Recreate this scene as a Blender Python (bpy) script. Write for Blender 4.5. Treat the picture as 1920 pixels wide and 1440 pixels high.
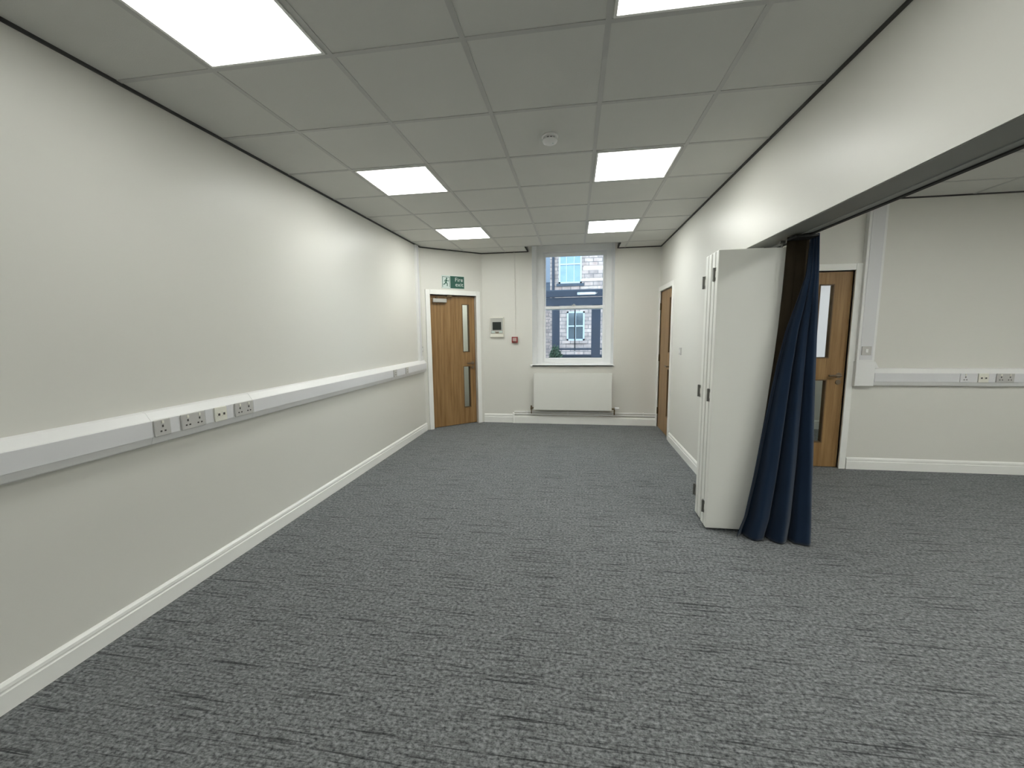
import bpy, bmesh, math, random
from mathutils import Vector, Matrix, noise
random.seed(7)
for o in list(bpy.data.objects): bpy.data.objects.remove(o, do_unlink=True)
SC = bpy.context.scene
COL = SC.collection
PI = math.pi

# ------------------------------------------------------------------ camera
CAM_H = 1.452
cam = bpy.data.cameras.new('camera'); camo = bpy.data.objects.new('camera', cam); COL.objects.link(camo)
yaw, pitch, roll = 0.1529, -0.1258, -0.0120
fwd = Vector((-math.sin(yaw)*math.cos(pitch), math.cos(yaw)*math.cos(pitch), math.sin(pitch)))
r0 = Vector((math.cos(yaw), math.sin(yaw), 0)); u0 = r0.cross(fwd)
rt = r0*math.cos(roll) + u0*math.sin(roll); up = -r0*math.sin(roll) + u0*math.cos(roll)
camo.matrix_world = Matrix(((rt.x, up.x, -fwd.x, 0), (rt.y, up.y, -fwd.y, 0), (rt.z, up.z, -fwd.z, CAM_H), (0, 0, 0, 1)))
cam.sensor_fit = 'HORIZONTAL'; cam.sensor_width = 36.0; cam.lens = 36.0*766.4/1920.0
cam.clip_start = 0.02; cam.clip_end = 200
SC.camera = camo

# ------------------------------------------------------------------ light, exposure
SKY = (0.56, 0.75, 1.0); SKY_STRENGTH = 3.9
LAMP = (0.985, 1.0, 0.955)
ROW_STRENGTH = {-4: 10.5, -1: 6.8, 2: 13.2, 5: 19.5}   # strength tuned row by row; the row behind the viewer is added
NEXT_STRENGTH = 29.0; CORRIDOR_STRENGTH = 12.0  # strengths of the added, unseen lamps in the side spaces
w = bpy.data.worlds.new('world'); SC.world = w; w.use_nodes = True
wn = w.node_tree; bg = wn.nodes['Background']
tc = wn.nodes.new('ShaderNodeTexCoord'); sx = wn.nodes.new('ShaderNodeSeparateXYZ'); cr = wn.nodes.new('ShaderNodeValToRGB')
wn.links.new(tc.outputs['Generated'], sx.inputs[0]); wn.links.new(sx.outputs['Z'], cr.inputs[0]); wn.links.new(cr.outputs[0], bg.inputs[0])
cr.color_ramp.elements[0].position = 0.0; cr.color_ramp.elements[0].color = (0.76, 0.87, 1.0, 1)
cr.color_ramp.elements[1].position = 0.6; cr.color_ramp.elements[1].color = SKY + (1,)
bg.inputs[1].default_value = SKY_STRENGTH
vs = SC.view_settings; vs.view_transform = 'Standard'; vs.look = 'None'; vs.gamma = 1.0; vs.use_curve_mapping = False
vs.exposure = 0.0
SC.display_settings.display_device = 'sRGB'

# ------------------------------------------------------------------ materials
def newmat(name, col, rough=0.6, metal=0.0, spec=0.5, var=0.0, vscale=3.0, bump=0.0, bscale=200.0, sheen=0.0):
    m = bpy.data.materials.new(name); m.use_nodes = True; nt = m.node_tree; b = nt.nodes['Principled BSDF']
    b.inputs['Base Color'].default_value = (*col, 1); b.inputs['Roughness'].default_value = rough
    b.inputs['Metallic'].default_value = metal; b.inputs['Specular IOR Level'].default_value = spec
    if sheen: b.inputs['Sheen Weight'].default_value = sheen
    t = nt.nodes.new('ShaderNodeTexCoord')
    if var:
        n = nt.nodes.new('ShaderNodeTexNoise'); n.inputs['Scale'].default_value = vscale; n.inputs['Detail'].default_value = 4
        nt.links.new(t.outputs['Object'], n.inputs['Vector'])
        mx = nt.nodes.new('ShaderNodeMix'); mx.data_type = 'RGBA'
        mx.inputs[6].default_value = (*[c*(1-var) for c in col], 1); mx.inputs[7].default_value = (*[min(1, c*(1+var)) for c in col], 1)
        nt.links.new(n.outputs[0], mx.inputs[0]); nt.links.new(mx.outputs[2], b.inputs['Base Color'])
    if bump:
        n = nt.nodes.new('ShaderNodeTexNoise'); n.inputs['Scale'].default_value = bscale; n.inputs['Detail'].default_value = 3
        nt.links.new(t.outputs['Object'], n.inputs['Vector'])
        bp = nt.nodes.new('ShaderNodeBump'); bp.inputs['Strength'].default_value = bump; bp.inputs['Distance'].default_value = 0.002
        nt.links.new(n.outputs[0], bp.inputs['Height']); nt.links.new(bp.outputs[0], b.inputs['Normal'])
    return m

M = {}
M['wall'] = newmat('wall_paint', (0.735, 0.725, 0.675), 0.40, spec=0.45, var=0.012, vscale=1.2, bump=0.12, bscale=55)
M['white'] = newmat('white_gloss_paint', (0.90, 0.90, 0.865), 0.28, var=0.01, vscale=4)
M['frame'] = newmat('window_white_paint', (0.88, 0.89, 0.89), 0.3, var=0.01, vscale=4)
M['pvc'] = newmat('white_plastic', (0.86, 0.86, 0.85), 0.36, var=0.008, vscale=3)
M['lid'] = newmat('grey_white_plastic', (0.74, 0.74, 0.755), 0.4, var=0.008, vscale=3)
M['plate'] = newmat('socket_plastic', (0.54, 0.53, 0.51), 0.4, var=0.02, vscale=40)
M['cream'] = newmat('cream_plastic', (0.80, 0.79, 0.70), 0.35, var=0.01, vscale=20)
M['slot'] = newmat('socket_slot', (0.06, 0.055, 0.05), 0.6, var=0.05, vscale=30)
M['tile'] = newmat('ceiling_tile', (0.70, 0.70, 0.665), 0.95, spec=0.1, var=0.025, vscale=5, bump=0.35, bscale=240)
M['grid'] = newmat('ceiling_grid', (0.55, 0.55, 0.53), 0.5, var=0.01, vscale=5)
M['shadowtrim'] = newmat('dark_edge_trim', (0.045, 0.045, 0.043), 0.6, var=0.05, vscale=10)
M['track'] = newmat('grey_track_paint', (0.30, 0.31, 0.29), 0.45, var=0.04, vscale=3)
M['soffit'] = newmat('grey_head_lining', (0.22, 0.225, 0.205), 0.5, var=0.05, vscale=3)
M['black'] = newmat('black_rubber', (0.012, 0.012, 0.012), 0.7, var=0.1, vscale=20)
M['rad'] = newmat('radiator_enamel', (0.80, 0.80, 0.755), 0.3, var=0.008, vscale=3)
M['lever'] = newmat('satin_bronze_lever', (0.22, 0.17, 0.12), 0.35, metal=0.85, var=0.05, vscale=30)
M['steel'] = newmat('brushed_steel', (0.50, 0.49, 0.46), 0.32, metal=0.9, var=0.05, vscale=30)
M['hinge'] = newmat('dull_hinge_steel', (0.24, 0.235, 0.22), 0.4, metal=0.8, var=0.05, vscale=30)
M['brass'] = newmat('dark_bronze', (0.16, 0.12, 0.07), 0.4, metal=0.8, var=0.05, vscale=30)
M['panelpaint'] = newmat('partition_paint', (0.84, 0.84, 0.79), 0.38, var=0.01, vscale=2, bump=0.06, bscale=40)
M['curtain'] = newmat('navy_velvet', (0.006, 0.019, 0.046), 0.85, spec=0.2, var=0.25, vscale=7, bump=0.3, bscale=350, sheen=0.2)
M['lining'] = newmat('brown_lining', (0.030, 0.022, 0.013), 0.9, spec=0.15, var=0.25, vscale=9)
M['green'] = newmat('sign_green', (0.004, 0.085, 0.055), 0.35, var=0.03, vscale=9)
M['signwhite'] = newmat('sign_white', (0.62, 0.72, 0.68), 0.35, var=0.02, vscale=9)
M['red'] = newmat('call_point_red', (0.30, 0.045, 0.04), 0.35, var=0.04, vscale=30)
M['screen'] = newmat('dark_screen', (0.022, 0.028, 0.026), 0.15, var=0.1, vscale=9)
M['panelgrey'] = newmat('control_panel_grey', (0.46, 0.46, 0.43), 0.4, var=0.02, vscale=9)
M['darksteel'] = newmat('dark_blue_steel', (0.022, 0.03, 0.05), 0.5, var=0.25, vscale=3)
M['slate'] = newmat('slate_roof', (0.07, 0.085, 0.11), 0.7, var=0.3, vscale=6)
M['render'] = newmat('pale_render', (0.30, 0.34, 0.40), 0.9, var=0.1, vscale=2)
M['paleframe'] = newmat('pale_sash_paint', (0.52, 0.58, 0.62), 0.5, var=0.03, vscale=3)
M['ground'] = newmat('courtyard_paving', (0.22, 0.22, 0.23), 0.9, var=0.3, vscale=4)
M['leaf'] = newmat('shrub_leaf', (0.035, 0.065, 0.035), 0.7, var=0.4, vscale=9)
M['bark'] = newmat('shrub_stem', (0.07, 0.05, 0.035), 0.8, var=0.2, vscale=12)
M['housepane'] = newmat('blue_reflecting_pane', (0.22, 0.32, 0.44), 0.12, metal=0.75, var=0.2, vscale=2.5)
M['housepane2'] = newmat('grey_reflecting_pane', (0.20, 0.24, 0.27), 0.12, metal=0.6, var=0.3, vscale=2.5)
M['lowerglaze'] = newmat('grey_lower', (0.3, 0.3, 0.3), 0.5)

def carpet():
    m = bpy.data.materials.new('charcoal_carpet'); m.use_nodes = True; nt = m.node_tree; b = nt.nodes['Principled BSDF']
    N, Lk = nt.nodes.new, nt.links.new
    t = N('ShaderNodeTexCoord')
    def noise_(scale, vec_scale, detail=2, rough=0.5, loc=(0, 0, 0)):
        mp = N('ShaderNodeMapping'); mp.inputs['Scale'].default_value = vec_scale; mp.inputs['Location'].default_value = loc
        Lk(t.outputs['Object'], mp.inputs[0]); n = N('ShaderNodeTexNoise'); n.inputs['Scale'].default_value = scale
        n.inputs['Detail'].default_value = detail; n.inputs['Roughness'].default_value = rough; Lk(mp.outputs[0], n.inputs['Vector']); return n
    grain = noise_(66, (0.9, 1.15, 1), 3, 0.7)
    r1 = N('ShaderNodeValToRGB'); Lk(grain.outputs[0], r1.inputs[0])
    e = r1.color_ramp.elements; e[0].position = 0.32; e[0].color = (0.040, 0.043, 0.044, 1); e[1].position = 0.69; e[1].color = (0.30, 0.310, 0.312, 1)
    # broken dark weft lines running across the room
    streak = noise_(1.0, (2.3, 84, 1), 3, 0.55)
    r2 = N('ShaderNodeValToRGB'); Lk(streak.outputs[0], r2.inputs[0])
    e = r2.color_ramp.elements; e[0].position = 0.335; e[0].color = (0.27, 0.27, 0.27, 1); e[1].position = 0.425; e[1].color = (1, 1, 1, 1)
    streak2 = noise_(1.0, (9, 150, 1), 2, 0.5, (3, 5, 0))
    r3 = N('ShaderNodeValToRGB'); Lk(streak2.outputs[0], r3.inputs[0])
    e = r3.color_ramp.elements; e[0].position = 0.36; e[0].color = (0.58, 0.58, 0.58, 1); e[1].position = 0.48; e[1].color = (1, 1, 1, 1)
    def mul(a, bb):
        x = N('ShaderNodeMix'); x.data_type = 'RGBA'; x.blend_type = 'MULTIPLY'; x.inputs[0].default_value = 1
        Lk(a, x.inputs[6]); Lk(bb, x.inputs[7]); return x.outputs[2]
    c = mul(mul(r1.outputs[0], r2.outputs[0]), r3.outputs[0])
    Lk(c, b.inputs['Base Color']); b.inputs['Roughness'].default_value = 0.9; b.inputs['Specular IOR Level'].default_value = 0.2
    b.inputs['Sheen Weight'].default_value = 0.16; b.inputs['Sheen Roughness'].default_value = 0.5; b.inputs['Sheen Tint'].default_value = (0.8, 0.9, 1.0, 1)
    bp = N('ShaderNodeBump'); bp.inputs['Strength'].default_value = 0.5; bp.inputs['Distance'].default_value = 0.004
    Lk(c, bp.inputs['Height']); Lk(bp.outputs[0], b.inputs['Normal'])
    return m
M['carpet'] = carpet()

def oak():
    m = bpy.data.materials.new('oak_veneer'); m.use_nodes = True; nt = m.node_tree; b = nt.nodes['Principled BSDF']
    N, Lk = nt.nodes.new, nt.links.new
    t = N('ShaderNodeTexCoord'); mp = N('ShaderNodeMapping'); mp.inputs['Scale'].default_value = (34, 34, 1.6); Lk(t.outputs['Object'], mp.inputs[0])
    n = N('ShaderNodeTexNoise'); n.inputs['Scale'].default_value = 1.0; n.inputs['Detail'].default_value = 5; n.inputs['Roughness'].default_value = 0.6; Lk(mp.outputs[0], n.inputs['Vector'])
    r = N('ShaderNodeValToRGB'); Lk(n.outputs[0], r.inputs[0]); e = r.color_ramp.elements
    e[0].position = 0.32; e[0].color = (0.22, 0.120, 0.045, 1); e[1].position = 0.68; e[1].color = (0.37, 0.225, 0.095, 1)
    Lk(r.outputs[0], b.inputs['Base Color']); b.inputs['Roughness'].default_value = 0.42; b.inputs['Specular IOR Level'].default_value = 0.35
    return m
M['oak'] = oak()
M['bead'] = newmat('dark_oak_bead', (0.13, 0.075, 0.03), 0.5, var=0.2, vscale=20)

def stone(name, c1, c2, mortar):
    m = bpy.data.materials.new(name); m.use_nodes = True; nt = m.node_tree; b = nt.nodes['Principled BSDF']
    N, Lk = nt.nodes.new, nt.links.new
    t = N('ShaderNodeTexCoord'); mp = N('ShaderNodeMapping'); mp.inputs['Rotation'].default_value = (PI/2, 0, 0); Lk(t.outputs['Object'], mp.inputs[0])
    br = N('ShaderNodeTexBrick'); Lk(mp.outputs[0], br.inputs['Vector']); br.inputs['Scale'].default_value = 1.0
    br.inputs['Brick Width'].default_value = 0.46; br.inputs['Row Height'].default_value = 0.2; br.inputs['Mortar Size'].default_value = 0.018
    br.inputs['Color1'].default_value = (*c1, 1); br.inputs['Color2'].default_value = (*c2, 1); br.inputs['Mortar'].default_value = (*mortar, 1)
    n = N('ShaderNodeTexNoise'); n.inputs['Scale'].default_value = 3.5; n.inputs['Detail'].default_value = 5; Lk(t.outputs['Object'], n.inputs['Vector'])
    mx = N('ShaderNodeMix'); mx.data_type = 'RGBA'; mx.blend_type = 'OVERLAY'; mx.inputs[0].default_value = 0.6
    Lk(br.outputs[0], mx.inputs[6]); Lk(n.outputs[0], mx.inputs[7]); Lk(mx.outputs[2], b.inputs['Base Color']); b.inputs['Roughness'].default_value = 0.95
    bp = N('ShaderNodeBump'); bp.inputs['Strength'].default_value = 0.6; bp.inputs['Distance'].default_value = 0.03; Lk(br.outputs[0], bp.inputs['Height']); Lk(bp.outputs[0], b.inputs['Normal'])
    return m
M['stone'] = stone('coursed_stone', (0.60, 0.46, 0.40), (0.40, 0.32, 0.29), (0.24, 0.21, 0.20))

def glass(name, tint=(0.93, 0.97, 0.96), gloss=0.08):
    m = bpy.data.materials.new(name); m.use_nodes = True; nt = m.node_tree; N, Lk = nt.nodes.new, nt.links.new
    nt.nodes.remove(nt.nodes['Principled BSDF']); out = nt.nodes['Material Output']
    tr = N('ShaderNodeBsdfTransparent'); tr.inputs[0].default_value = (*tint, 1)
    gl = N('ShaderNodeBsdfGlossy'); gl.inputs['Roughness'].default_value = 0.03
    fr = N('ShaderNodeFresnel'); fr.inputs['IOR'].default_value = 1.45
    mx = N('ShaderNodeMixShader'); Lk(fr.outputs[0], mx.inputs[0]); Lk(tr.outputs[0], mx.inputs[1]); Lk(gl.outputs[0], mx.inputs[2]); Lk(mx.outputs[0], out.inputs[0])
    return m
M['glass'] = glass('clear_glass')
def frosted():
    m = bpy.data.materials.new('frosted_glass'); m.use_nodes = True; nt = m.node_tree; N, Lk = nt.nodes.new, nt.links.new
    nt.nodes.remove(nt.nodes['Principled BSDF']); out = nt.nodes['Material Output']
    a = N('ShaderNodeBsdfTranslucent'); a.inputs[0].default_value = (0.74, 0.66, 0.60, 1)
    g = N('ShaderNodeBsdfGlossy'); g.inputs['Roughness'].default_value = 0.4
    mx = N('ShaderNodeMixShader'); mx.inputs[0].default_value = 0.06; Lk(a.outputs[0], mx.inputs[1]); Lk(g.outputs[0], mx.inputs[2]); Lk(mx.outputs[0], out.inputs[0])
    return m
M['frosted'] = frosted()
def emis(name, col, s):
    m = bpy.data.materials.new(name); m.use_nodes = True; nt = m.node_tree; b = nt.nodes['Principled BSDF']
    b.inputs['Base Color'].default_value = (0.8, 0.8, 0.78, 1); b.inputs['Emission Color'].default_value = (*col, 1)
    # fine prismatic texture of the diffuser sheet
    t = nt.nodes.new('ShaderNodeTexCoord'); n = nt.nodes.new('ShaderNodeTexNoise'); n.inputs['Scale'].default_value = 60
    nt.links.new(t.outputs['Object'], n.inputs['Vector']); mr = nt.nodes.new('ShaderNodeMapRange'); nt.links.new(n.outputs[0], mr.inputs[0])
    mr.inputs['To Min'].default_value = s*0.94; mr.inputs['To Max'].default_value = s*1.06
    nt.links.new(mr.outputs[0], b.inputs['Emission Strength'])
    return m
for k_, v_ in ROW_STRENGTH.items(): M['lamp%d' % k_] = emis('light_diffuser', LAMP, v_)
M['lampside'] = emis('added_light_diffuser_side', LAMP, CORRIDOR_STRENGTH)
M['lampadj'] = emis('added_light_diffuser_next_room', LAMP, NEXT_STRENGTH)
M['led'] = emis('red_led', (1, 0.1, 0.05), 2.0)

# ------------------------------------------------------------------ mesh helpers
class MB:
    def __init__(s): s.bm = bmesh.new()
    def box(s, x0, x1, y0, y1, z0, z1, mat=None):
        if x0 > x1: x0, x1 = x1, x0
        if y0 > y1: y0, y1 = y1, y0
        if z0 > z1: z0, z1 = z1, z0
        v = [s.bm.verts.new(p) for p in ((x0,y0,z0),(x1,y0,z0),(x1,y1,z0),(x0,y1,z0),(x0,y0,z1),(x1,y0,z1),(x1,y1,z1),(x0,y1,z1))]
        if mat is not None:
            for q in v: q.co = mat @ q.co
        for f in ((3,2,1,0),(4,5,6,7),(0,1,5,4),(1,2,6,5),(2,3,7,6),(3,0,4,7)): s.bm.faces.new([v[i] for i in f])
        return s
    def prism(s, prof, fn, a, b):
        """prof: list of 2d pts; fn(p,t)->3d ; extruded from t=a to b"""
        A = [s.bm.verts.new(fn(p, a)) for p in prof]; B = [s.bm.verts.new(fn(p, b)) for p in prof]; n = len(prof)
        for i in range(n): s.bm.faces.new((A[i], A[(i+1) % n], B[(i+1) % n], B[i]))
        s.bm.faces.new(A[::-1]); s.bm.faces.new(B); return s
    def tube(s, p, q, r, seg=14, r2=None):
        p = Vector(p); q = Vector(q); d = (q-p); L = d.length
        m = Matrix.Translation((p+q)/2) @ d.to_track_quat('Z', 'Y').to_matrix().to_4x4()
        bmesh.ops.create_cone(s.bm, cap_ends=True, segments=seg, radius1=r, radius2=r if r2 is None else r2, depth=L, matrix=m); return s
    def lathe(s, prof, c=(0, 0, 0), axis='Z', seg=32):
        rings = []
        for (r, h) in prof:
            ring = []
            for k in range(seg):
                a = 2*PI*k/seg; x, y = r*math.cos(a), r*math.sin(a)
                p = (x, y, h) if axis == 'Z' else (x, h, y)
                ring.append(s.bm.verts.new(Vector(c)+Vector(p)))
            rings.append(ring)
        for a, b in zip(rings, rings[1:]):
            for k in range(seg): s.bm.faces.new((a[k], a[(k+1) % seg], b[(k+1) % seg], b[k]))
        s.bm.faces.new(rings[0][::-1]); s.bm.faces.new(rings[-1]); return s
    def build(s, name, mat, parent=None, bevel=0.0, smooth=False, loc=None, rotz=0.0, **tags):
        bmesh.ops.recalc_face_normals(s.bm, faces=s.bm.faces)
        me = bpy.data.meshes.new(name); s.bm.to_mesh(me); s.bm.free()
        me.materials.append(mat if not isinstance(mat, str) else M[mat])
        if smooth:
            for p in me.polygons: p.use_smooth = True
        o = bpy.data.objects.new(name, me); COL.objects.link(o)
        if parent is not None: o.parent = parent
        if loc is not None: o.location = loc
        o.rotation_euler.z = rotz
        if bevel:
            b = o.modifiers.new('bevel', 'BEVEL'); b.width = bevel; b.segments = 2; b.limit_method = 'ANGLE'; b.angle_limit = 0.6
        for k, v in tags.items(): o[k] = v
        return o
def tag(o, label, cat, group=None, kind=None):
    o['label'] = label; o['category'] = cat
    if group: o['group'] = group
    if kind: o['kind'] = kind
    return o
def thing(name, label, cat, loc=(0, 0, 0), rotz=0.0, group=None, kind=None):
    o = bpy.data.objects.new(name, None); COL.objects.link(o); o.empty_display_size = 0.1
    o.location = loc; o.rotation_euler = (0, 0, rotz); return tag(o, label, cat, group, kind)
def struct(name, mb, mat, label, cat, **kw):
    return tag(mb.build(name, mat, **kw), label, cat, kind='structure')

# ------------------------------------------------------------------ dimensions (metres)
H = 2.68
XL, XR, YB = -2.203, 1.243, 6.436
XA = 1.45                      # next room's side of the dividing wall
YA = 4.60                      # far wall of the next room
YN = -2.2                      # wall behind the viewer
XE = 5.3                       # far side wall of the next room
PA = Vector((XL, 5.77)); PB = Vector((-1.45, YB)); CD = (PB-PA); CL = CD.length; CD = CD/CL
CROT = math.atan2(CD.y, CD.x)
X0, Y0, T = -1.676, 1.839, 0.6
YJ = 3.33                      # end of the solid dividing wall
ZB = 2.045                     # underside of the beam
BACK, LEFT, RIGHT = 0.0, PI/2, -PI/2   # wall frames: local x to the viewer's right, -y out of the wall
def on_left(y, z=0): return (XL, y, z)
def on_right(y, z=0): return (XR, y, z)
def on_back(x, z=0): return (x, YB, z)
def on_adj(x, z=0): return (x, YA, z)
def on_ch(t, z=0): p = PA + CD*t; return (p.x, p.y, z)

# ------------------------------------------------------------------ room shell
struct('floor', MB().box(-2.35, XE+.1, YN-.1, YB, -0.1, 0), 'carpet', 'charcoal carpet floor with broken dark lines running across it', 'floor')
struct('wall_left', MB().box(XL-.12, XL, YN-.1, 5.77, 0, 2.9), 'wall', 'long plain off-white painted wall on the left', 'wall')
m = MB()
m.box(0, .125, 0, .12, 0, 2.9); m.box(.885, CL, 0, .12, 0, 2.9); m.box(.125, .885, 0, .12, 2.02, 2.9)
struct('wall_corner', m, 'wall', 'short angled off-white wall across the far left corner', 'wall', loc=on_ch(0), rotz=CROT)
# back wall with splayed window opening
WL, WR, WY = -0.66, 0.585, 6.63
WIL, WIR = -0.60, 0.555
m = MB()
m.box(-1.45, -0.66, YB, 6.75, 0, 3.05); m.box(WR, XR, YB, 6.75, 0, 3.05); m.box(WL, WR, YB, 6.75, 0, .913); m.box(WL, WR, YB, 6.75, 2.86, 3.05)
struct('wall_back', m, 'wall', 'off-white far wall with the window and radiator', 'wall')
m = MB()
m.prism([(WL, YB), (WIL, WY), (WIL, 6.75), (WL, 6.75)], lambda p, t: (p[0], p[1], t), .913, 2.86)
m.prism([(WR, YB), (WIR, WY), (WIR, 6.75), (WR, 6.75)], lambda p, t: (p[0], p[1], t), .913, 2.86)
struct('trim_1', m, 'frame', 'white splayed side linings of the far window opening', 'window reveal')
# right (dividing) wall, with door opening y 5.60..6.385
D2A, D2B = 5.60, 6.375
m = MB()
m.box(XR, XA, YJ, D2A, 0, 2.9); m.box(XR, XA, D2B, 6.75, 0, 2.9); m.box(XR, XA, D2A, D2B, 2.03, 2.9)
m.box(XR, XA, YN-.1, YJ, ZB, 2.9)
struct('wall_right', m, 'wall', 'off-white dividing wall on the right with deep beam over the wide opening', 'wall')
struct('wall_behind', MB().box(XL-.1, XE+.1, YN-.1, YN, 0, 2.9), 'wall', 'off-white wall behind the viewer', 'wall')
m = MB(); DX0, DX1 = 1.965, 2.727
m.box(XA, DX0, YA, YA+.12, 0, 2.9); m.box(DX1, XE, YA, YA+.12, 0, 2.9); m.box(DX0, DX1, YA, YA+.12, 2.02, 2.9)
struct('wall_next_room', m, 'wall', 'off-white end wall of the next room with oak door and trunking', 'wall')
struct('wall_next_room_side', MB().box(XE, XE+.1, YN-.1, YA+.1, 0, 2.9), 'wall', 'far side wall of the next room', 'wall')
# corridor behind the next room
m = MB(); m.box(4.3, 4.4, YA+.12, 6.55, 0, 2.9)
m.box(XA, 3.12, 6.436, 6.55, 0, 2.9); m.box(3.86, 4.3, 6.436, 6.55, 0, 2.9); m.box(3.12, 3.86, 6.436, 6.55, 0, .93); m.box(3.12, 3.86, 6.436, 6.55, 2.15, 2.9)
struct('wall_corridor', m, 'wall', 'pale corridor walls seen through the next room door', 'wall')
struct('floor', MB().box(0, CL, .0, 1.5, -0.1, -0.001), 'carpet', 'carpet behind the glazed door in the angled wall', 'floor', loc=on_ch(0), rotz=CROT)
m = MB(); m.box(-.1, 0, .12, 1.6, 0, 2.9); m.box(CL, CL+.08, .12, 1.6, 0, 2.9); m.box(-.1, CL+.08, 1.5, 1.6, 0, 2.9)
struct('wall_lobby', m, 'wall', 'pale lobby wall glimpsed through the corner door glass', 'wall', loc=on_ch(0), rotz=CROT)
struct('ceiling', MB().box(0, CL, .12, 1.5, 2.6, 2.7), 'tile', 'lobby ceiling behind the corner door', 'ceiling', loc=on_ch(0), rotz=CROT)

# suspended ceilings
NX0, NX1, NY = -0.715, 0.615, 6.08
m = MB()
m.box(XL, XR, YN, NY, H, H+.02); m.box(XL, NX0, NY, YB, H, H+.02); m.box(NX1, XR, NY, YB, H, H+.02)
struct('ceiling', m, 'tile', 'grey-white suspended tile ceiling of the main room', 'ceiling')
m = MB(); m.box(NX0-.02, NX0, NY, YB, H, 2.88); m.box(NX1, NX1+.02, NY, YB, H, 2.88); m.box(NX0-.02, NX1+.02, NY-.02, NY, H, 2.88); m.box(NX0-.02, NX1+.02, NY-.02, 6.63, 2.88, 2.90)
struct('trim_2', m, 'tile', 'raised ceiling pocket in front of the far window', 'ceiling trim')
m = MB()
for i in range(-1, 6):
    x = X0+i*T
    if x > XL+.02 and x < XR: m.box(x-.012, x+.012, YN, (NY if NX0 < x < NX1 else YB), H-.003, H)
for j in range(-6, 8):
    y = Y0+j*T
    if YN < y < YB: 
        for i in range(-1, 6):
            a = max(XL, X0+i*T+.012) if i >= 0 else XL; b = min(XR, X0+(i+1)*T-.012)
            if b > a and not (y > NY and a < NX1 and b > NX0): m.box(a, b, y-.012, y+.012, H-.003, H)
struct('trim_3', m, 'grid', 'pale metal grid bars between the ceiling tiles', 'ceiling grid')
struct('ceiling', MB().box(XA, XE, YN, YA, H, H+.02), 'tile', 'suspended tile ceiling of the next room', 'ceiling')
m = MB(); XG = 1.86
for i in range(0, 6): m.box(XG+i*T-.012, XG+i*T+.012, YN, YA, H-.003, H)
for j in range(-6, 5):
    y = Y0+j*T-.05
    for i in range(-1, 6):
        a = max(XA, XG+i*T+.012); b = min(XE, XG+(i+1)*T-.012)
        if b > a: m.box(a, b, y-.012, y+.012, H-.003, H)
struct('trim_4', m, 'grid', 'pale metal grid bars in the next room ceiling', 'ceiling grid')
struct('ceiling', MB().box(XA, 4.3, YA+.12, 6.436, 2.6, 2.7), 'tile', 'corridor ceiling behind the next room door', 'ceiling')
# dark shadow-line edge trims
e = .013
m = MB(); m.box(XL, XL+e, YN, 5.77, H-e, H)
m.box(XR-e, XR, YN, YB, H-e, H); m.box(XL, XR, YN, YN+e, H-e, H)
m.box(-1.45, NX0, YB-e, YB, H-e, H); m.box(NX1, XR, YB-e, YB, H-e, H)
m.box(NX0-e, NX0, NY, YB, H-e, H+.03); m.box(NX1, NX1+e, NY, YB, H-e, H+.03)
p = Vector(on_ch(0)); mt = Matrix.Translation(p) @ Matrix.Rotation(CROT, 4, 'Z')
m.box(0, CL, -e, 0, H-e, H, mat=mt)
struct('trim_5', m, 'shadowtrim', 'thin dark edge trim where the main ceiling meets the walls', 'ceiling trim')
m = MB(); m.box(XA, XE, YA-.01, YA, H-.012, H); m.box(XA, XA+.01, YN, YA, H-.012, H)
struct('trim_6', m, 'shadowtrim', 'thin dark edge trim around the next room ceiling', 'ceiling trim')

# skirting boards
SK = [(0, 0), (-.018, 0), (-.018, .078), (-.012, .082), (-.012, .088), (-.016, .092), (-.014, .106), (-.006, .116), (0, .118)]
def skirt(name, loc, rot, a, b, label, s=1.0):
    return struct(name, MB().prism([(q[0], q[1]*s) for q in SK], lambda p, t: (t, p[0], p[1]), a, b), 'white', label, 'skirting board', loc=loc, rotz=rot)
skirt('baseboard_left', (XL, 0, 0), LEFT, YN, 5.78, 'long white skirting board along the left wall')
skirt('baseboard_right', (XR, 0, 0), RIGHT, -(D2A-.08), -YJ, 'white skirting board on the right wall beside the folded partition')
skirt('baseboard_back', (0, YB, 0), BACK, -1.45, -.972, 'short white skirting board between the corner door and the pipe boxing', 1.2)
skirt('baseboard_next_room', (0, YA, 0), BACK, DX1+.07, XE, 'white skirting board along the next room end wall', 1.05)
skirt('baseboard_corridor', (0, 6.436, 0), BACK, XA, 4.3, 'white skirting board in the corridor beyond the next room door', 1.1)
m = MB(); m.box(-.972, XR, YB-.045, YB, 0, .105); m.box(-.98, -.955, YB-.05, YB, 0, .165)
m.prism([(0, .105), (-.045, .105), (-.038, .115), (0, .118)], lambda p, t: (t, YB+p[0], p[1]), -.955, XR)
struct('baseboard_far', m, 'white', 'white boxed skirting under the radiator on the far wall', 'skirting board', bevel=.003)

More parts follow.
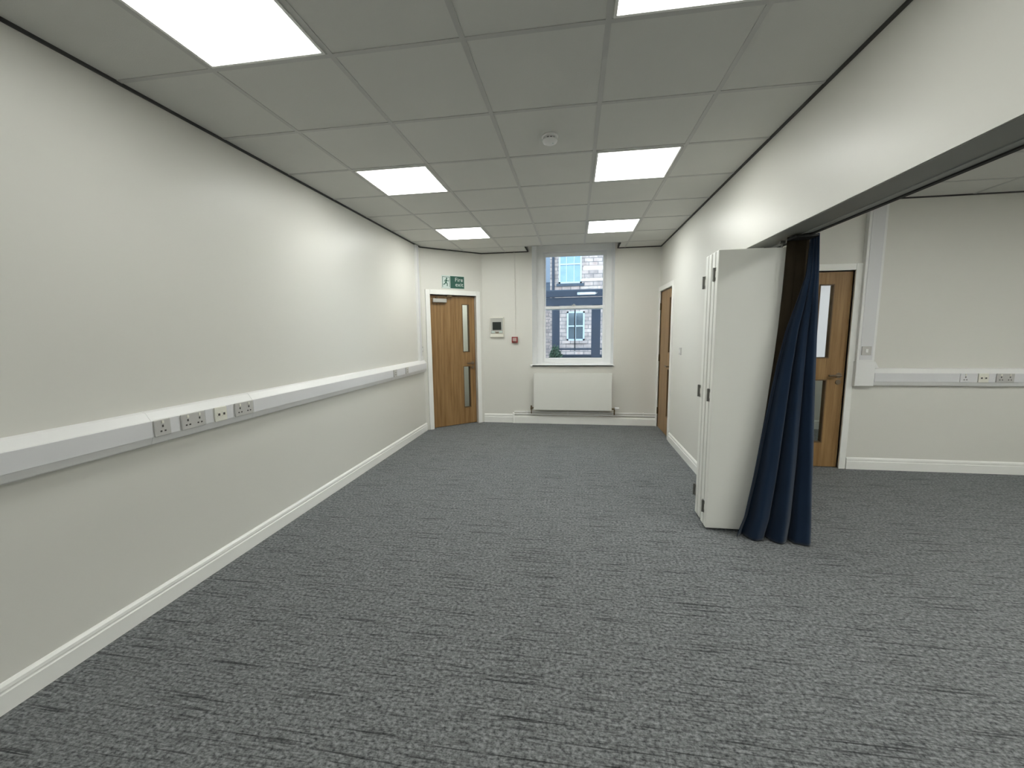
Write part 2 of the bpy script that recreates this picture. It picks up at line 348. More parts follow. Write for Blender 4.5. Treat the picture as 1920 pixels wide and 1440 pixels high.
# ------------------------------------------------------------------ doors
def glazed_door(name, label, loc, rot, W, mir, wl, wr, recess=.05, closer=False, lamphinge=False, over=2.09, handle='lever', hinges=True, gx=.095, gw=.125):
    """local x from 0..W opening, outward -y, hinge at x=0 (mir=False) or at x=W."""
    t = thing(name, label, 'door', loc, rot, kind='structure')
    Hd = 2.02; lt = .044
    m = MB(); m.box(-wl, 0, -.018, .12, 0, over); m.box(W, W+wr, -.018, .12, 0, over); m.box(0, W, -.018, .12, Hd, over)
    m.box(0, .012, recess+lt, .12, 0, Hd); m.box(W-.012, W, recess+lt, .12, 0, Hd); m.box(.012, W-.012, recess+lt, .12, Hd-.018, Hd)
    m.build('door_frame', 'white', t, bevel=.004)
    X = (lambda x: W-x) if mir else (lambda x: x)
    # vision panels are near the lock edge
    g0, g1 = W-gx-gw, W-gx
    G = [(1.150, 1.893), (.265, .930)]
    y0, y1 = recess, recess+lt
    m = MB(); c = .002
    m.box(X(c), X(g0), y0, y1, .008, Hd-.009); m.box(X(g1), X(W-c), y0, y1, .008, Hd-.009)
    m.box(X(g0), X(g1), y0, y1, .008, G[1][0]); m.box(X(g0), X(g1), y0, y1, G[1][1], G[0][0]); m.box(X(g0), X(g1), y0, y1, G[0][1], Hd-.009)
    lf = m.build('door_leaf', 'oak', t)
    for (a, b) in G:
        m = MB(); k = .010
        for (xa, xb, za, zb) in ((g0, g0+k, a, b), (g1-k, g1, a, b), (g0, g1, a, a+k), (g0, g1, b-k, b)): m.box(X(xa), X(xb), y0-.004, y1+.004, za, zb)
        m.build('glazing_bead', 'bead', lf)
        MB().box(X(g0), X(g1), y0+.019, y0+.025, a, b).build('glass_pane', 'glass', lf)
    # lever handle
    hx = W-.055; hz = .975
    m = MB(); m.tube((X(hx), y0, hz), (X(hx), y0-.010, hz), .027, 24); m.tube((X(hx), y0-.008, hz), (X(hx), y0-.05, hz), .009); m.tube((X(hx), y0-.048, hz), (X(hx-.115), y0-.048, hz), .010)
    m.tube((X(hx), y0, hz-.07), (X(hx), y0-.008, hz-.07), .025, 24)
    m.tube((X(hx), y1, hz), (X(hx), y1+.05, hz), .009); m.tube((X(hx), y1+.048, hz), (X(hx-.115), y1+.048, hz), .010)
    m.build('door_handle', handle, t, smooth=False, bevel=.002)
    if hinges:
        for z in (.25, 1.05, 1.80):
            m = MB(); m.tube((X(-.001), y0-.010, z-.05), (X(-.001), y0-.010, z+.05), .008, 10); m.box(X(.0), X(.028), y0-.003, y0, z-.05, z+.05)
            m.build('hinge', 'brass', t)
    if closer:
        m = MB(); m.box(X(.05), X(.27), y0-.055, y0, 1.905, 1.965)
        cl = m.build('door_closer', 'steel', t, bevel=.005)
        m = MB(); m.box(X(.10), X(.13), y0-.045, y0-.02, 1.965, 1.985); m.prism([(X(.10), y0-.04), (X(.12), y0-.06), (X(.31), -.012), (X(.29), -.002)], lambda p, q: (p[0], p[1], q), 1.985, 1.994)
        m.box(X(.27), X(.35), -.02, .02, 1.995, 2.012)
        m.build('closer_arm', 'brass', cl)
    return t
glazed_door('door_1', 'oak door with two glass strips and closer in the angled corner wall', on_ch(.125), CROT, .76, False, .07, .07, closer=True)
glazed_door('door_2', 'oak door seen nearly edge-on in the right wall', (XR, D2B, 0), RIGHT, D2B-D2A, False, .058, .05, recess=.012, over=2.085)
glazed_door('door_3', 'oak door with bright glass strip in the next room end wall', (DX0, YA, 0), BACK, DX1-DX0, False, .06, .06, over=2.085, gx=.160, recess=.022, gw=.135)

# ------------------------------------------------------------------ main window
t = thing('window_1', 'white sash window in the far wall above the radiator', 'window', (0, YB, 0), kind='structure')
yf = WY - YB
m = MB()   # box frame
m.box(WIL-.008, -.51, yf-.01, yf+.12, .965, 2.69); m.box(.475, WIR+.008, yf-.01, yf+.12, .965, 2.69); m.box(WIL-.02, WIR+.02, yf-.01, yf+.12, 2.69, 2.86); m.box(WIL, WIR, yf-.01, yf+.12, .90, .965)
for s in (-1, 1):
    xa = -.51 if s < 0 else .475
    m.box(xa, xa-s*.012, yf-.002, yf+.018, .965, 2.69); m.box(xa, xa-s*.012, yf+.055, yf+.07, .965, 2.69)
m.build('window_frame', 'frame', t, bevel=.003)
def sash(nm, xa, xb, za, zb, y0, st, rb, rtp):
    m = MB(); d = .04
    m.box(xa, xa+st, y0, y0+d, za, zb); m.box(xb-st, xb, y0, y0+d, za, zb); m.box(xa+st, xb-st, y0, y0+d, za, za+rb); m.box(xa+st, xb-st, y0, y0+d, zb-rtp, zb)
    s_ = m.build(nm, 'frame', t, bevel=.004)
    MB().box(xa+st, xb-st, y0+.017, y0+.023, za+rb, zb-rtp).build('glass_pane', 'glass', s_)
    return s_
sash('lower_sash', -.507, .472, .965, 1.855, yf+.016, .042, .068, .045)
sash('upper_sash', -.507, .472, 1.80, 2.688, yf+.072, .042, .045, .058)
m = MB(); m.box(-.05, .01, yf-.004, yf+.02, 1.856, 1.872); m.tube((-.02, yf+.01, 1.87), (-.02, yf+.01, 1.885), .01)
m.build('sash_catch', 'steel', t)
m = MB(); m.prism([(-.028, .913), (-.028, .936), (-.022, .943), (yf, .950), (yf, .913)], lambda p, q: (q, p[0], p[1]), -.66, .585); m.box(-.692, .60, -.028, 0, .913, .940)
m.build('window_sill', 'frame', t, bevel=.004)
# corridor window with frosted pane
t = thing('window_2', 'bright frosted corridor window showing through the next room door glass', 'window', (0, 6.436, 0), kind='structure')
m = MB(); m.box(3.12, 3.17, .02, .1, .93, 2.15); m.box(3.81, 3.86, .02, .1, .93, 2.15); m.box(3.17, 3.81, .02, .1, .93, .98); m.box(3.17, 3.81, .02, .1, 2.1, 2.15); m.box(3.10, 3.88, -.03, 0, .90, .93)
m.build('window_frame', 'frame', t, bevel=.003)
MB().box(3.17, 3.81, .05, .056, .98, 2.1).build('glass_pane', 'frosted', t)

# ------------------------------------------------------------------ ceiling lights
def light(x, y, label, mat, z=H, size=.565):
    t = thing('ceiling_light', label, 'ceiling light', (x, y, z), group='square ceiling light panels')
    h = size/2; k = .012; mt = Matrix.Identity(4)
    m = MB(); m.box(-h, h, -h, -h+k, -.006, 0); m.box(-h, h, h-k, h, -.006, 0); m.box(-h, -h+k, -h+k, h-k, -.006, 0); m.box(h-k, h, -h+k, h-k, -.006, 0)
    m.build('frame', 'white', t)
    MB().box(-h+k, h-k, -h+k, h-k, -.004, -.001).build('diffuser', mat, t)
    return t
names = {(0, -1): 'large bright ceiling light panel at the upper left of the photo', (0, 2): 'middle of the three ceiling light panels in the left row',
         (0, 5): 'farthest ceiling light panel of the left row, nearest the corner door', (3, -1): 'ceiling light panel cut off by the top of the photo, right row',
         (3, 2): 'ceiling light panel beyond the smoke detector in the right row', (3, 5): 'farthest ceiling light panel of the right row, nearest the window',
         (0, -4): 'added left ceiling light panel, unseen overhead behind the viewer', (3, -4): 'added right ceiling light panel, unseen overhead behind the viewer'}  # this last pair is out of view, added for its light
for (i, j), lb in names.items(): light(X0+(i+.5)*T, Y0+(j+.5)*T, lb, 'lamp%d' % j)
for k, (x, y) in enumerate(((2.76, -.31), (4.56, -.31), (2.76, 2.09), (4.56, 2.09))):  # unseen lamps added to light the next room
    light(x, y, ('added unseen next room ceiling light panel nearest the opening, behind the viewer', 'added unseen next room ceiling light panel by the side wall, behind the viewer', 'added unseen next room ceiling light panel nearest the opening, forward pair', 'added unseen next room ceiling light panel by the side wall, forward pair')[k], 'lampadj')
light(2.3, 5.5, 'added unseen light panel brightening the corridor behind the next room door', 'lampside', z=2.6)  # lamp added so the lower corridor wall shows through the glass
p = on_ch(.5); q = Vector((p[0], p[1], 0)) + Vector((-CD.y, CD.x, 0))*.8  # unseen lamp added to light the lobby wall behind the glass
light(q.x, q.y, 'added unseen light panel brightening the lobby behind the corner door', 'lampside', z=2.6).rotation_euler.z = CROT

# smoke detector
t = thing('smoke_detector', 'round white smoke detector on the ceiling between the light rows', 'smoke detector', (-.165, 2.765, H))
MB().lathe([(.052, 0), (.052, -.010), (.046, -.014)]).build('mounting_base', 'pvc', t, smooth=True)
MB().lathe([(.030, -.014), (.030, -.026)]).build('sensing_chamber', 'slot', t)
m = MB()
for k in range(12):
    a = 2*PI*k/12; m.tube((.040*math.cos(a), .040*math.sin(a), -.012), (.040*math.cos(a), .040*math.sin(a), -.028), .004, 6)
m.build('vent_ribs', 'pvc', t)
MB().lathe([(.047, -.026), (.048, -.030), (.042, -.042), (.026, -.050), (.006, -.052)]).build('cover', 'pvc', t, smooth=True)
MB().lathe([(.004, -.0505), (.004, -.054)], c=(.02, -.015, 0), seg=10).build('indicator', 'signwhite', t)

# ------------------------------------------------------------------ dado trunking
TP = [(0, 0), (-.030, 0), (-.040, .006), (-.052, .038), (-.053, .044), (-.053, .126), (-.051, .131), (-.024, .169), (0, .176)]
def trunking(t, z0, a, b):
    m = MB().prism([(q[0], q[1]+z0) for q in TP], lambda p, s: (s, p[0], p[1]), a, b)
    return m.build('trunking_body', 'pvc', t, bevel=.002)
def lid(t, z0, a, b, nm='trunking_lid'):
    return MB().box(a, b, -.0575, -.052, z0+.042, z0+.128).build(nm, 'lid', t, bevel=.002)
ZT = .893
t = thing('dado_trunking', 'long white dado trunking running the length of the left wall', 'cable trunking', (XL+.0015, 0, 0), LEFT)
trunking(t, ZT, YN+.05, 5.72)
for a, b in ((YN+.05, 1.0), (1.002, 1.755), (1.847, 1.898), (2.062, 2.112), (2.212, 2.258), (2.428, 4.60), (4.694, 4.955), (5.047, 5.715)): lid(t, ZT, a, b)
for y in (1.757, 2.43):
    m = MB(); m.prism([(-.0005, ZT-.001)]+[(q[0]-.0015, q[1]+ZT+.001) for q in TP[1:-1]]+[(-.0005, ZT+.177)], lambda p, s: (s, p[0], p[1]), y-.004, y+.004)
    m.build('joint_cover', 'pvc', t)
MB().prism([(q[0]-.002, q[1]*1.01+ZT-.001) for q in TP], lambda p, s: (s, p[0]+.002*(p[0] > -.003), p[1]), 5.712, 5.73).build('end_cap', 'pvc', t)

def outlet(kind, loc, rot, label, cat, group, mat='plate', name=None):
    nm = name or {'single': 'power_socket', 'double': 'power_socket', 'data': 'data_outlet', 'switch': 'light_switch'}[kind]
    t = thing(nm, label, cat, loc, rot, group)
    W = .146 if kind == 'double' else .086; h = .043; d = .009
    MB().box(-W/2, W/2, -d, 0, -h, h).build('face_plate', mat, t, bevel=.003)
    cs = (0,) if kind != 'double' else (-.036, .036)
    if kind in ('single', 'double'):
        for c in cs:
            m = MB(); m.box(c-.004, c+.004, -d-.0012, -d+.001, .002, .014); m.box(c-.0155, c-.0065, -d-.0012, -d+.001, -.022, -.014); m.box(c+.0065, c+.0155, -d-.0012, -d+.001, -.022, -.014)
            m.build('pin_holes', 'slot', t)
            MB().box(c-.006 + (.0 if kind == 'single' else .0), c+.006, -d-.004, -d, .022, .037).build('rocker_switch', 'cream', t, bevel=.001)
    elif kind == 'data':
        for c in (-.018, .018):
            MB().box(c-.012, c+.012, -d-.003, -d, -.014, .014).build('port_surround', 'cream', t, bevel=.001)
            MB().box(c-.007, c+.007, -d-.0036, -d-.001, -.008, .006).build('port', 'slot', t)
    else:
        MB().box(-.011, .011, -d-.005, -d, -.018, .018).build('rocker_switch', 'pvc', t, bevel=.0015)
    return t
g1 = 'outlets on the left wall trunking'; zc = ZT+.085
xs = XL+.0575
def lsock(kind, y, label, cat, mat='plate'): return outlet(kind, (xs, y, zc), LEFT, label, cat, g1, mat)
lsock('single', 1.802, 'single socket on the left trunking, the one nearest the viewer', 'socket')
lsock('double', 1.980, 'double socket on the left trunking, between the nearest single socket and the cream data outlet', 'socket')
lsock('data', 2.163, 'cream data outlet between two double sockets on the left trunking', 'data outlet', 'cream')
lsock('double', 2.343, 'double socket on the left trunking just beyond the cream data outlet', 'socket')
lsock('single', 4.648, 'small socket near the far end of the left trunking, nearer of the pair', 'socket')
lsock('single', 5.000, 'small socket at the far end of the left trunking, closest to the corner door', 'socket')
# vertical trunking in far left corner
t = thing('vertical_trunking', 'narrow white vertical trunking in the far left corner above the dado trunking', 'cable trunking', (XL, 5.60, ZT), LEFT)
MB().box(-.045, .045, -.030, 0, .178, H-.013-ZT).build('trunking_body', 'pvc', t, bevel=.002)
MB().box(-.030, .030, -.034, -.029, .20, H-.02-ZT).build('trunking_lid', 'lid', t, bevel=.001)
MB().box(-.055, .055, -.040, 0, .172, .235).build('tee_cover', 'pvc', t, bevel=.003)
t = outlet('switch', (XL, 5.705, 1.22), LEFT, 'small light switch in the corner beside the corner door frame', 'light switch', None, 'plate')

# next room trunking
ZN = .878
t = thing('dado_trunking', 'white dado trunking on the end wall of the next room', 'cable trunking', (0, YA-.0015, 0), BACK)
trunking(t, ZN, 2.953, XE-.002)
for a, b in ((2.954, 3.685), (3.775, 3.835), (3.925, 3.985), (4.135, XE)): lid(t, ZN, a, b)
t = thing('vertical_trunking', 'wide white vertical trunking beside the next room door frame', 'cable trunking', (2.862, YA, ZN), BACK)
MB().box(-.080, .080, -.050, 0, .16, H-ZN).build('trunking_body', 'pvc', t, bevel=.004)
MB().box(-.056, .056, -.0535, -.049, .26, H-ZN).build('trunking_lid', 'lid', t, bevel=.001)
m = MB(); m.box(-.086, .088, -.060, 0, -.004, .245)
m.build('corner_piece', 'pvc', t, bevel=.006)
MB().prism([(.088, .180), (.088, .245), (.125, .180)], lambda p, s: (p[0], s, p[1]), -.05, 0).build('corner_fillet', 'pvc', t)
g2 = 'outlets on the next room trunking'
outlet('switch', (2.858, YA-.0535, 1.229), BACK, 'light switch on the vertical trunking beside the next room door', 'light switch', None, 'plate')
outlet('single', (3.730, YA-.0575, ZN+.085), BACK, 'leftmost outlet on the next room trunking, a single socket', 'socket', g2, 'lid')
outlet('data', (3.880, YA-.0575, ZN+.085), BACK, 'data outlet on the next room trunking between single and double sockets', 'data outlet', g2, 'cream')
outlet('double', (4.060, YA-.0575, ZN+.085), BACK, 'double socket on the next room trunking, rightmost outlet in the photo', 'socket', g2)
outlet('switch', (XR, 5.113, 1.205), RIGHT, 'light switch alone on the right wall beside the oak door', 'light switch', None, 'plate')

# ------------------------------------------------------------------ far wall fittings
t = thing('control_panel', 'grey wall control panel with dark square screen beside the corner door', 'control panel', on_back(-1.218, 1.378), BACK)
MB().box(-.108, .108, -.035, 0, 0, .313).build('housing', 'cream', t, bevel=.004)
m = MB(); m.box(-.098, .098, -.041, -.034, .060, .300); m.build('fascia', 'panelgrey', t, bevel=.003)
MB().box(-.068, .072, -.044, -.040, .112, .238).build('screen', 'screen', t, bevel=.002)
for x in (-.058, .062): MB().box(x-.026, x+.026, -.045, -.040, .072, .094).build('button', 'signwhite', t, bevel=.001)
MB().box(-.020, .030, -.044, -.040, .062, .078).build('button', 'brass', t, bevel=.001)
t = thing('fire_call_point', 'small red fire call point at the foot of the thin conduit', 'fire alarm call point', on_back(-.936, 1.335), BACK)
MB().box(-.046, .046, -.045, 0, -.046, .046).build('backbox', 'red', t, bevel=.004)
MB().box(-.030, .030, -.049, -.044, -.026, .030).build('press_panel', newmat('call_point_panel', (.5, .36, .33), .35, var=.03), t, bevel=.002)
MB().box(-.020, .020, -.051, -.048, -.034, -.028).build('test_key_slot', 'slot', t)
t = thing('conduit', 'thin painted conduit running from the ceiling down to the red call point', 'conduit', on_back(-.936, 1.381), BACK)
MB().box(-.013, .013, -.014, 0, 0, H-.013-1.381).build('conduit_cover', 'wall', t, bevel=.001)

# fire exit sign
t = thing('exit_sign', 'green and white fire exit sign above the corner door', 'sign', on_ch(.508, 2.115), CROT)
MB().box(-.185, .185, -.010, 0, 0, .190).build('sign_board', 'signwhite', t, bevel=.002)
MB().box(-.050, .178, -.0115, -.0095, .006, .184).build('green_field', 'green', t)
m = MB()   # running figure and doorway
def limb(x0, z0, x1, z1, wd):
    d = Vector((x1-x0, z1-z0)); n_ = Vector((-d.y, d.x)).normalized()*wd/2
    m.prism([(x0+n_.x, z0+n_.y), (x1+n_.x, z1+n_.y), (x1-n_.x, z1-n_.y), (x0-n_.x, z0-n_.y)], lambda p, s: (p[0], s, p[1]), -.0118, -.0098)
m.tube((-.108, -.0098, .146), (-.108, -.0118, .146), .012, 16)
limb(-.112, .132, -.122, .088, .022); limb(-.122, .092, -.098, .066, .014); limb(-.098, .066, -.102, .034, .012)
limb(-.122, .092, -.142, .062, .014); limb(-.142, .062, -.164, .058, .012); limb(-.110, .126, -.086, .106, .009); limb(-.086, .106, -.072, .120, .008)
limb(-.112, .126, -.138, .118, .009); limb(-.138, .118, -.146, .096, .008)
m.build('running_figure', 'green', t)
m = MB(); m.box(-.178, -.172, -.0118, -.0098, .020, .170); m.box(-.178, -.060, -.0118, -.0098, .165, .171); m.box(-.066, -.060, -.0118, -.0098, .020, .171)
m.build('doorway_outline', 'green', t)
def text(body, size, x, z, y, mat, parent, name):
    c = bpy.data.curves.new(name, 'FONT'); c.body = body; c.size = size; c.extrude = .0006; c.space_character = 1.05
    o = bpy.data.objects.new(name+'_curve', c); COL.objects.link(o); bpy.context.view_layer.update()
    me = bpy.data.meshes.new_from_object(o.evaluated_get(bpy.context.evaluated_depsgraph_get())); bpy.data.objects.remove(o, do_unlink=True)
    me.materials.clear(); me.materials.append(M[mat])
    for v in me.vertices: v.co = Vector((v.co.x+x, y-v.co.z, v.co.y+z))
    me.name = name; ob = bpy.data.objects.new(name, me); COL.objects.link(ob); ob.parent = parent; return ob
text('Fire', .082, .025, .108, -.0122, 'signwhite', t, 'lettering')
text('exit', .082, .030, .036, -.0122, 'signwhite', t, 'lettering')

# radiator
t = thing('radiator', 'white panel radiator below the far window', 'radiator', (-.034, YB, 0), BACK)
RW = .594; z0, z1 = .240, .815
m = MB(); m.box(-RW, RW, -.118, -.112, z0, z1-.006); m.box(-RW+.012, RW-.012, -.060, -.054, z0+.02, z1-.03)
m.build('front_panel', 'rad', t, bevel=.004)
m = MB(); m.box(-RW-.002, RW+.002, -.1185, -.109, z0-.002, z0+.026); m.box(-RW-.002, RW+.002, -.1185, -.109, z1-.036, z1-.004)
m.build('panel_edge', 'rad', t, bevel=.003)
for s in (-1, 1): MB().box(s*RW, s*(RW+.006), -.118, -.040, z0+.004, z1).build('side_panel', 'rad', t, bevel=.002)
m = MB(); m.box(-RW, RW, -.118, -.112, z1-.006, z1+.002); m.box(-RW, RW, -.048, -.042, z1-.006, z1+.002)
for k in range(60): x = -RW+.01+k*(2*RW-.02)/59; m.box(x-.003, x+.003, -.112, -.048, z1-.004, z1+.001)
m.build('top_grille', 'rad', t)
m = MB()
for k in range(38): x = -RW+.03+k*(2*RW-.06)/37; m.box(x-.008, x+.008, -.108, -.062, z0+.04, z1-.05)
m.build('convector_fins', 'rad', t)
for s in (-.4, .4): MB().box(s-.02, s+.02, -.0535, -.0015, .3, .75).build('wall_bracket', 'rad', t)
m = MB(); m.tube((-RW-.006, -.085, .262), (-RW-.040, -.085, .262), .012); m.tube((-RW-.045, -.085, .235), (-RW-.045, -.085, .300), .016, r2=.012); m.tube((-RW-.045, -.085, .17), (-RW-.045, -.085, .24), .008)
m.build('lockshield_valve', 'brass', t, smooth=False)
m = MB(); m.tube((RW+.006, -.085, .262), (RW+.045, -.085, .262), .014); m.tube((RW+.048, -.085, .17), (RW+.048, -.085, .275), .010)
vv = m.build('thermostatic_valve', 'brass', t)
MB().tube((RW+.052, -.085, .272), (RW+.118, -.085, .272), .021, 20, .018).build('valve_head', 'pvc', vv, bevel=.003)
pipe_lb = ('upper of the two painted heating pipes under the radiator', 'lower of the two painted heating pipes under the radiator')
for k, z in enumerate((.183, .148)):
    t = thing('heating_pipe', pipe_lb[k], 'pipe', (0, YB-.022, z), BACK, group='heating pipes above the boxed skirting')
    MB().tube((-.955, 0, 0), (XR-.002, 0, 0), .009, 12).build('pipe', 'pvc', t, smooth=False)
    for x in (-.75, -.1, .6, 1.05): MB().box(x-.008, x+.008, -.011, .022, -.011, .011).build('pipe_clip', 'pvc', t)
    if k == 0:
        for x in (-.034-RW-.045, -.034+RW+.048): MB().tube((x, -.052, .0), (x, 0, 0), .008).build('branch_pipe', 'pvc', t)

# ------------------------------------------------------------------ folding partition and track
t = thing('folding_partition', 'white folding partition stacked open at the end of the dividing wall', 'folding door', (.952, 3.01, 0))
for k, y in enumerate((0, .068, .160, .228)):
    x0 = 0 if k < 2 else .004
    pn = MB().box(x0, x0+.430, y, y+.058, .018, 1.985).build('partition_panel', 'panelpaint', t, bevel=.005)
    MB().box(x0+.004, x0+.426, y-.0008+.058*(k % 2 == 0), y+.0008+.058*(k % 2 == 0), .018, 1.985).build('edge_seal', 'hinge', pn)
for (y, zs) in ((.0625, (.16, .99, 1.83)), (.2905, (.20, .99, 1.80))):
    for z in zs:
        m = MB(); m.tube((-.007, y, z-.045), (-.007, y, z+.045), .0075, 10)
        for s in (-1, 1):
            m.box(-.004, .001, y, y+s*.020, z-.045, z-.022); m.box(-.004, .001, y, y+s*.020, z+.022, z+.045); m.box(-.0035, .0005, y, y+s*.012, z-.022, z+.022)
        m.build('hinge', 'hinge', t)
for y in (.029, .257):
    m = MB(); m.tube((.40, y, 1.98), (.40, y, 2.03), .006); m.tube((.385, y, 2.022), (.415, y, 2.022), .012)
    m.build('track_roller', 'hinge', t)
t = thing('partition_track', 'grey head lining and dark track under the long beam', 'track', (XR, 0, ZB))
MB().box(.006, .150, YN, YJ, -.004, 0).build('head_lining', 'soffit', t)
MB().box(.150, .192, YN, YJ, -.008, 0).build('track_channel', 'track', t, bevel=.001)
MB().box(.192, .212, YN, YJ, -.014, .006).build('rubber_seal', 'black', t)
struct('trim_7', MB().box(XR+.004, XA-.004, YJ-.012, YJ, 0, ZB-.004), 'white', 'white jamb lining at the end of the dividing wall behind the folded partition', 'jamb')

# ------------------------------------------------------------------ curtain
def lerp_tab(tab, z):
    for (za, a), (zb, b) in zip(tab, tab[1:]):
        if z <= zb:
            f = (z-za)/(zb-za); f = max(0, min(1, f)); f = f*f*(3-2*f) if False else f; return a+(b-a)*f
    return tab[-1][1]
t = thing('curtain', 'long navy blue velvet curtain hanging to the floor beside the folded partition', 'curtain', (1.42, 2.93, 0))
LX = [(0, 1.135), (.05, 1.145), (.15, 1.178), (.45, 1.225), (.81, 1.272), (1.2, 1.325), (1.44, 1.366), (1.62, 1.418), (1.80, 1.462), (2.04, 1.470)]
RX = [(0, 1.585), (.6, 1.560), (1.2, 1.530), (1.8, 1.500), (2.04, 1.486)]
def drape(LX, RX, y_left, y_right, folds, amp0, amp1, nu=150, nv=90, top=2.038, phase=0.0, ripple=0.0):
    bm = bmesh.new(); rows = []
    for j in range(nv+1):
        z = .006 + (top-.006)*j/nv; xl = lerp_tab(LX, z); xr = lerp_tab(RX, z); f = 1-z/2.04; A = amp0+(amp1-amp0)*f
        row = []
        for i in range(nu+1):
            u = i/nu; uu = u**(1.0+.12*math.sin(z*1.3))
            ph = uu*folds*2*PI + phase + .35*math.sin(z*1.7)
            s = math.sin(ph); s = math.copysign(abs(s)**.75, s)
            y = lerp_tab([(0, y_left), (1, y_right)], u) + A*s*(.55+.45*math.sin(PI*min(1, u*1.15+.1))) + ripple*A*math.sin(ph*2.7+z*2)
            x = xl+(xr-xl)*u + .35*A*math.cos(ph)*(1 if 0.03 < u < .97 else 0)
            y += .004*noise.noise(Vector((x*9, y*5, z*3)))
            hem = .0
            zz = z if z > .03 else max(.004, z - hem)
            row.append(bm.verts.new((x-1.42, y-2.93, zz)))
        rows.append(row)
    for a, b in zip(rows, rows[1:]):
        for i in range(nu): bm.faces.new((a[i], a[i+1], b[i+1], b[i]))
    mb = MB(); mb.bm.free(); mb.bm = bm; return mb
o = drape(LX, RX, 2.945, 2.875, 3.2, .010, .050, phase=-.6, ripple=.10).build('cloth', 'curtain', t, smooth=True)
s = o.modifiers.new('solid', 'SOLIDIFY'); s.thickness = .003
LB = [(0, 1.20), (.81, 1.285), (1.2, 1.318), (1.44, 1.334), (1.7, 1.345), (2.04, 1.352)]; RB = [(0, 1.50), (2.04, 1.475)]
o = drape(LB, RB, 2.975, 2.955, 2.2, .004, .008, nu=60, nv=60, phase=1.0).build('lining', 'lining', t, smooth=True, label='dark brown lining')
s = o.modifiers.new('solid', 'SOLIDIFY'); s.thickness = .002
m = MB(); m.box(-.07, .055, -.075, .045, 2.015, 2.031)
m.build('heading_tape', 'black', t, bevel=.004)

# ------------------------------------------------------------------ outside the window
struct('floor', MB().box(-14, 14, 6.76, 34, -1.1, -1.0), 'ground', 'courtyard paving outside the window', 'ground')
def house_window(t, x0, x1, z0, z1, bars, pm):
    m = MB(); k = .085
    m.box(x0, x0+k, -.03, .10, z0, z1); m.box(x1-k, x1, -.03, .10, z0, z1); m.box(x0, x1, -.03, .10, z0, z0+k); m.box(x0, x1, -.03, .10, z1-k, z1); zm = (z0+z1)/2; m.box(x0, x1, -.02, .10, zm-.035, zm+.035)
    for b in range(1, bars): x = x0+(x1-x0)*b/bars; m.box(x-.018, x+.018, -.005, .08, z0, z1)
    f = m.build('window', 'paleframe', t)
    MB().box(x0+k, x1-k, .05, .06, z0+k, z1-k).build('pane', pm, f)
    MB().box(x0-.12, x1+.12, -.08, .02, z0-.14, z0).build('window_sill', 'slate' if bars == 3 else 'stone', f)
t = thing('stone_house', 'stone house across the courtyard seen through the window', 'building', (0, 22, -1))
a0, a1, c0, c1 = -.85, .33, 4.94, 6.9     # upper window (z local, +1)
b0, b1, d0, d1 = -.42, .50, 1.98, 3.50
m = MB()
m.box(-1.30, min(a0, b0), 0, .4, 0, 9); m.box(max(a1, b1), 9, 0, .4, 0, 9)
m.box(a0, a1, 0, .4, c1, 9); m.box(b0, b1, 0, .4, 0, d0); m.box(a0, b0, 0, .4, 0, c0); m.box(b0, b1, 0, .4, d1, c0); m.box(a1, b1, 0, .4, c0, 9)
m.box(-1.3, 9, .35, .5, 0, 9)
m.build('wall', 'stone', t)
house_window(t, a0, a1, c0, c1, 3, 'housepane'); house_window(t, b0, b1, d0, d1, 2, 'housepane2')
m = MB(); m.tube((-1.13, -.09, 0), (-1.13, -.09, 9), .07); m.build('drainpipe', 'darksteel', t)
m = MB(); m.prism([(-1.5, 9), (9.2, 9), (9.2, 9.2), (-1.5, 9.2)], lambda p, s: (p[0], s, p[1]), -.4, 3); m.build('roof', 'slate', t)
t = thing('rendered_house', 'pale blue-grey house farther back at the left edge of the window view', 'building', (0, 27, -1))
MB().box(-12, -1.2, 0, 4, 0, 10).build('wall', 'render', t)
MB().prism([(-1.6, 4.2), (-.1, 5.6), (0, 5.6), (0, 4.2)], lambda p, s: (s, p[0], p[1]), -12, -1.35).build('lean_to_roof', 'slate', t)
MB().box(-12, -1.35, -1.5, 0, 0, 4.2).build('lean_to', 'stone', t)
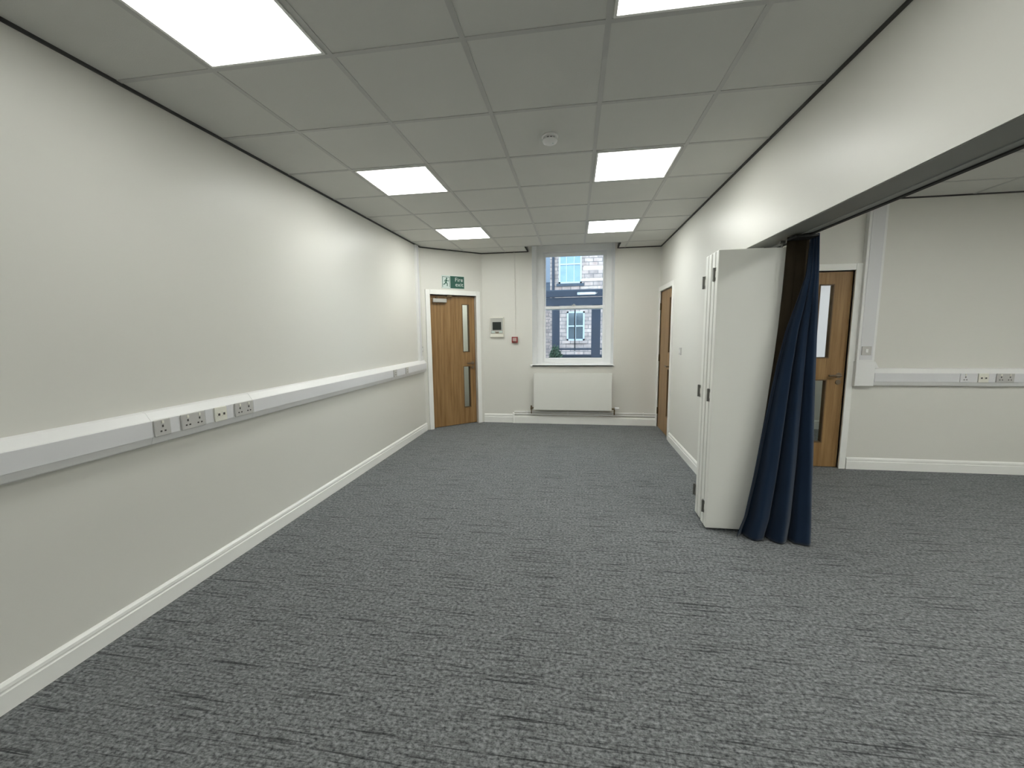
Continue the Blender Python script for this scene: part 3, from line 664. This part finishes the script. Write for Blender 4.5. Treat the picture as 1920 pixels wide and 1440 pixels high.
t = thing('covered_walkway', 'dark steel and timber covered walkway between the window and the stone house', 'walkway', (0, 12, -1))
m = MB(); m.box(-4, 4, 0, .16, 3.20, 3.42); m.box(-4, 4, -.06, .10, 3.44, 3.60)
m.build('fascia_beam', 'darksteel', t)
MB().box(.06, .56, -.085, -.06, 3.48, 3.55).build('white_strip', 'paleframe', t)
MB().box(-4, 4, 0, .9, 3.60, 3.64).build('roof', 'slate', t)
for x0, x1 in ((-.61, -.44), (.47, .72), (-2.4, -2.23), (2.3, 2.47)): MB().box(x0, x1, .02, .16, 0, 3.2).build('post', 'darksteel', t)
MB().box(-.018, .018, .05, .09, 1.90, 3.2).build('post', 'black', t)
for z in (1.74, 1.92): MB().box(-.44, 3.9, .04, .09, z, z+.05).build('rail', 'darksteel', t)
MB().box(-.44, 3.9, .10, .16, 1.40, 1.74).build('balustrade_panel', 'darksteel', t)
MB().box(-4, 4, -.1, .9, 0, 1.25).build('plinth_wall', 'stone', t)
t = thing('shrub', 'dark green shrub below left outside the window', 'shrub', (-.52, 11.3, -1))
rnd = random.Random(3)
m = MB()
for k in range(6): a = rnd.uniform(0, 6.28); m.tube((0, 0, 0), (.12*math.cos(a), .1*math.sin(a), 1.7), .02, 6, .008)
m.build('stem', 'bark', t)
bm = bmesh.new()
for k in range(1500):
    while True:
        q = Vector((rnd.uniform(-1, 1), rnd.uniform(-1, 1), rnd.uniform(-1, 1)))
        if q.length < 1: break
    c = Vector((q.x*.26*(1-.3*q.z), q.y*.25, 1.35+q.z*.75)); n_ = Vector((rnd.uniform(-1, 1), rnd.uniform(-1, 1), rnd.uniform(-.3, 1))).normalized()
    a = n_.orthogonal().normalized(); b = n_.cross(a); s_ = rnd.uniform(.025, .05)
    v = [bm.verts.new(c+a*s_*1.6), bm.verts.new(c+b*s_*.7+n_*.008), bm.verts.new(c-a*s_*1.6), bm.verts.new(c-b*s_*.7+n_*.008)]; bm.faces.new(v)
mb = MB(); mb.bm.free(); mb.bm = bm; mb.build('foliage', 'leaf', t)
